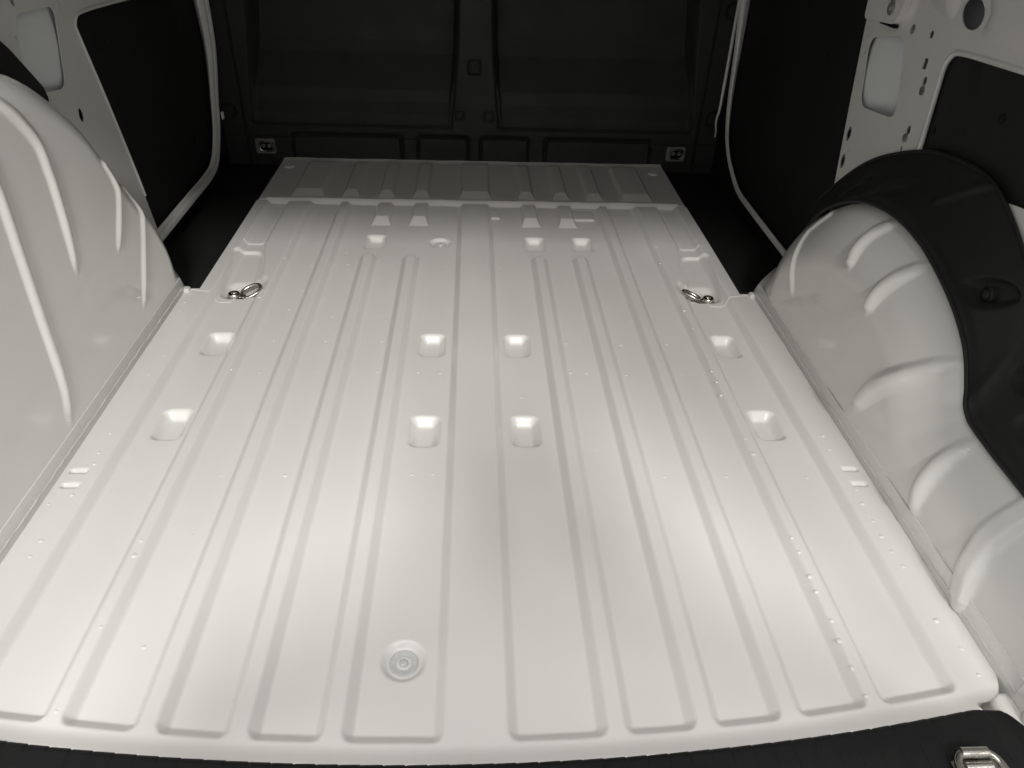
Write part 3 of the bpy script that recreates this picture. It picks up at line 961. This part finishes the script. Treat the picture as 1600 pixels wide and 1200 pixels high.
# a returned edge gives the trim its thickness
Ft = grid_faces(*xt.shape)
if grid_normals(Vt, Ft)[:, 0].mean() > 0:
    Ft = Ft[:, ::-1]
l4 = tl.ravel()[Ft]
l4 = np.where((l4 == l4[:, :1]).all(axis=1), l4[:, 0], 0)
TRIM = split_surface(Vt, Ft, l4, 'arch_trim', tn, M_PLASTIC, VAN, base_label='black plastic trim curving over the rounded wheel arch')
bm = bmesh.new()
tube(bm, [(0.6685 + 0.016 * max(0, 1 - i / 24), y, z) for i, (y, z) in enumerate(Ic)], 0.0036, n=8)
bm_obj('trim_edge', bm, M_PLASTIC, TRIM)
bm = bmesh.new()
tube(bm, [(0.7465, y, z) for y, z in Oc[4:]], 0.003, n=8)
bm_obj('trim_edge', bm, M_PLASTIC, TRIM)
bm = bmesh.new()
lathe(bm, [(0.0125, -0.004), (0.0125, 0.004), (0.0105, 0.006), (0.0088, 0.0045), (0.0085, 0.008), (0.006, 0.0105), (0.0005, 0.0112)], (float(xt.ravel()[np.argmin(np.hypot(YT - 0.860, ZT - 0.297))]) - 0.001, 0.860, 0.297), 'X', 24, -1)
bm_obj('screw', bm, M_PLASTIC, TRIM)

# ------------------------------------------------------------------ rear sill trim
sx = np.linspace(-0.66, 0.606, 1000)
sv = np.r_[np.linspace(0, 0.012, 7), np.linspace(0.0145, 0.15, 40)]
SV, SX = np.meshgrid(sv, sx, indexing='ij')
edge = 0.3790 + 0.15 * SX ** 2 - 0.008 * sm((np.abs(SX) - 0.55) / 0.05)
edge = edge - 0.03 * np.clip((SX - 0.585) / 0.021, 0, 1) ** 2
pitch = 0.0228
ph = ((SX + 0.004) / pitch) % 1.0
tooth = (ph - 0.5) * 0.0003                                   # each tread leans a little
groove = 0.0006 * np.exp(-((ph - 0.02) / 0.05) ** 2) + 0.0006 * np.exp(-((ph - 1.02) / 0.05) ** 2)
zs = -0.0045 + 0.0175 * np.sqrt(np.clip(1 - (1 - np.clip(SV / 0.010, 0, 1)) ** 2, 0, 1)) - 0.05 * np.clip(SV - 0.03, 0, 1) + tooth - groove
SY = edge - SV + tooth * 0.9 * (SV < 0.006)
Vs = np.stack([SX.ravel(), SY.ravel(), zs.ravel()], 1)
Fs = grid_faces(*SX.shape)
if grid_normals(Vs, Fs)[:, 2].mean() < 0:
    Fs = Fs[:, ::-1]
sl = np.floor((SX + 0.004) / pitch).astype(int)
sl = (sl - sl.min() + 1).ravel()[Fs]
sl = sl.min(axis=1)
sl[Vs[Fs][:, :, 1].mean(axis=1) < 0.29] = 0
SILL = split_surface(Vs, Fs, sl, 'sill_trim', {k: 'tread' for k in set(sl.tolist())}, M_SILL, VAN, base_label='black ribbed plastic sill trim along the rear edge of the floor')

# lashing ring on the sill
rx, ry, rz = 0.522, 0.339, 0.0115
bm = bmesh.new()
bm_box(bm, (rx - 0.024, ry - 0.035, rz - 0.004), (rx + 0.026, ry + 0.026, rz + 0.0015), 0.002, 2)
RR = bm_obj('lashing_ring', bm, M_STEEL, VAN, label='large chromed lashing ring lying on the black rear sill')
bm = bmesh.new()
loop = rounded([(rx - 0.0285, ry - 0.045), (rx + 0.030, ry - 0.045), (rx + 0.0225, ry + 0.0305), (rx - 0.0215, ry + 0.0305)], 0.017, 8)
tube(bm, [(x, y, rz + 0.0085) for x, y in loop], 0.0043, n=14, closed=True)
bm_obj('ring', bm, M_CHROME, RR)
bm = bmesh.new()
tube(bm, [(rx - 0.0145, ry + 0.0295, rz + 0.0088), (rx + 0.0145, ry + 0.0295, rz + 0.0088)], 0.0060, n=18)
bm_obj('roller', bm, M_CHROME, RR)
bm = bmesh.new()
tube(bm, [(rx - 0.0145, ry + 0.0175, rz + 0.004), (rx + 0.0145, ry + 0.0175, rz + 0.004)], 0.0052, n=18)
bm_obj('strap', bm, M_CHROME, RR)
for dx in (-0.0095, 0.0115):
    bm = bmesh.new()
    lathe(bm, [(0.0072, 0.0), (0.0070, 0.004), (0.0055, 0.0058), (0.0028, 0.006), (0.0025, 0.0042), (0.0004, 0.0042)], (rx + dx, ry + 0.0055, rz + 0.001), 'Z', 20)
    bm_obj('screw', bm, M_CHROME, RR)

# ------------------------------------------------------------------ rear posts and roof
for s, lbl in ((-1, 'white rear door post behind the tall wheel arch'), (1, 'white rear door post beside the sill ring')):
    lo, hi = sorted((s * 0.612, s * 0.80))
    P_ = box('rear_post', (lo, 0.33, -0.06), (hi, 0.425, 1.20), M_WHITE, VAN, 0.016, lbl, seg=4)
    lo, hi = sorted((s * 0.596, s * 0.66))
    box('post_foot', (lo, 0.38, -0.06), (hi, 0.452, -0.002), M_WHITE, P_, 0.010, seg=4)
box('roof_lining', (-0.82, 0.34, 1.11), (0.82, 2.32, 1.14), mat('pale_roof_lining', (0.78, 0.78, 0.76), 0.7), VAN, 0.004, 'pale lining under the roof of the load bay')

# ------------------------------------------------------------------ the ground the van stands on
G = mesh_obj('ground', [(-15, -15, -0.62), (15, -15, -0.62), (15, 15, -0.62), (-15, 15, -0.62)], [(0, 1, 2, 3)],
             mat('grey_paving', (0.16, 0.158, 0.15), 0.8, vary=(8, (0.20, 0.195, 0.185)), bump=[(60, 0.004, 0.4)]), None, smooth=False)
G['kind'] = 'structure'

# ------------------------------------------------------------------ the person taking the picture: stands behind the camera and shades the floor
J = {'pelvis': ((0.0, -0.42, 0.30), (0.155, 0.105)), 'waist': ((0.0, -0.42, 0.45), (0.145, 0.10)), 'chest': ((0.0, -0.405, 0.66), (0.165, 0.11)),
     'collar': ((0.0, -0.39, 0.79), (0.11, 0.085)), 'neck': ((0.0, -0.365, 0.875), (0.058, 0.058)), 'jaw': ((0.0, -0.33, 0.945), (0.068, 0.075)),
     'skull': ((0.0, -0.335, 1.03), (0.078, 0.095)), 'crown': ((0.0, -0.345, 1.085), (0.05, 0.06))}
E_ = [('pelvis', 'waist'), ('waist', 'chest'), ('chest', 'collar'), ('collar', 'neck'), ('neck', 'jaw'), ('jaw', 'skull'), ('skull', 'crown')]
for s in (-1, 1):
    t = 'l' if s < 0 else 'r'
    J.update({t + 'sh': ((s * 0.205, -0.39, 0.80), (0.070, 0.070)), t + 'el': ((s * 0.39, -0.32, 0.66), (0.056, 0.056)), t + 'wr': ((s * 0.125, -0.17, 0.66), (0.029, 0.029)),
              t + 'pa': ((s * 0.095, -0.135, 0.71), (0.035, 0.018)),
              t + 'hip': ((s * 0.095, -0.42, 0.23), (0.10, 0.10)), t + 'kn': ((s * 0.105, -0.40, -0.15), (0.062, 0.062)), t + 'an': ((s * 0.11, -0.44, -0.53), (0.042, 0.042)),
              t + 'toe': ((s * 0.125, -0.28, -0.585), (0.042, 0.030))})
    E_ += [('collar', t + 'sh'), (t + 'sh', t + 'el'), (t + 'el', t + 'wr'), (t + 'wr', t + 'pa'), ('pelvis', t + 'hip'), (t + 'hip', t + 'kn'), (t + 'kn', t + 'an'), (t + 'an', t + 'toe')]
    for f, (dx, dy, dz) in enumerate(((0.030, 0.012, 0.020), (0.020, 0.030, 0.052), (0.004, 0.032, 0.058), (-0.012, 0.030, 0.052), (-0.026, 0.022, 0.042))):
        J[t + 'f%d' % f] = ((s * (0.095 + dx), -0.135 + dy * 0.6, 0.71 + dz * 0.6), (0.0095, 0.0095))
        J[t + 'g%d' % f] = ((s * (0.095 + dx * 1.1), -0.135 + dy * 1.2, 0.71 + dz), (0.0080, 0.0080))
        E_ += [(t + 'pa', t + 'f%d' % f), (t + 'f%d' % f, t + 'g%d' % f)]
keys = list(J)
me = bpy.data.meshes.new('person')
me.from_pydata([J[k][0] for k in keys], [(keys.index(a), keys.index(b)) for a, b in E_], [])
man = bpy.data.objects.new('person', me)
link(man)
md = man.modifiers.new('skin', 'SKIN')
for k, sv_ in zip(keys, me.skin_vertices[0].data):
    sv_.radius = J[k][1]
    sv_.use_root = k == 'pelvis'
man.modifiers.new('sub', 'SUBSURF').levels = 2
man.modifiers['sub'].render_levels = 2
me.materials.append(mat('dark_clothing', (0.05, 0.055, 0.07), 0.9))
man.location = (0.14, 0.0, 0.035)
man['label'] = 'person in dark clothing standing at the open rear of the van'
man['category'] = 'person'
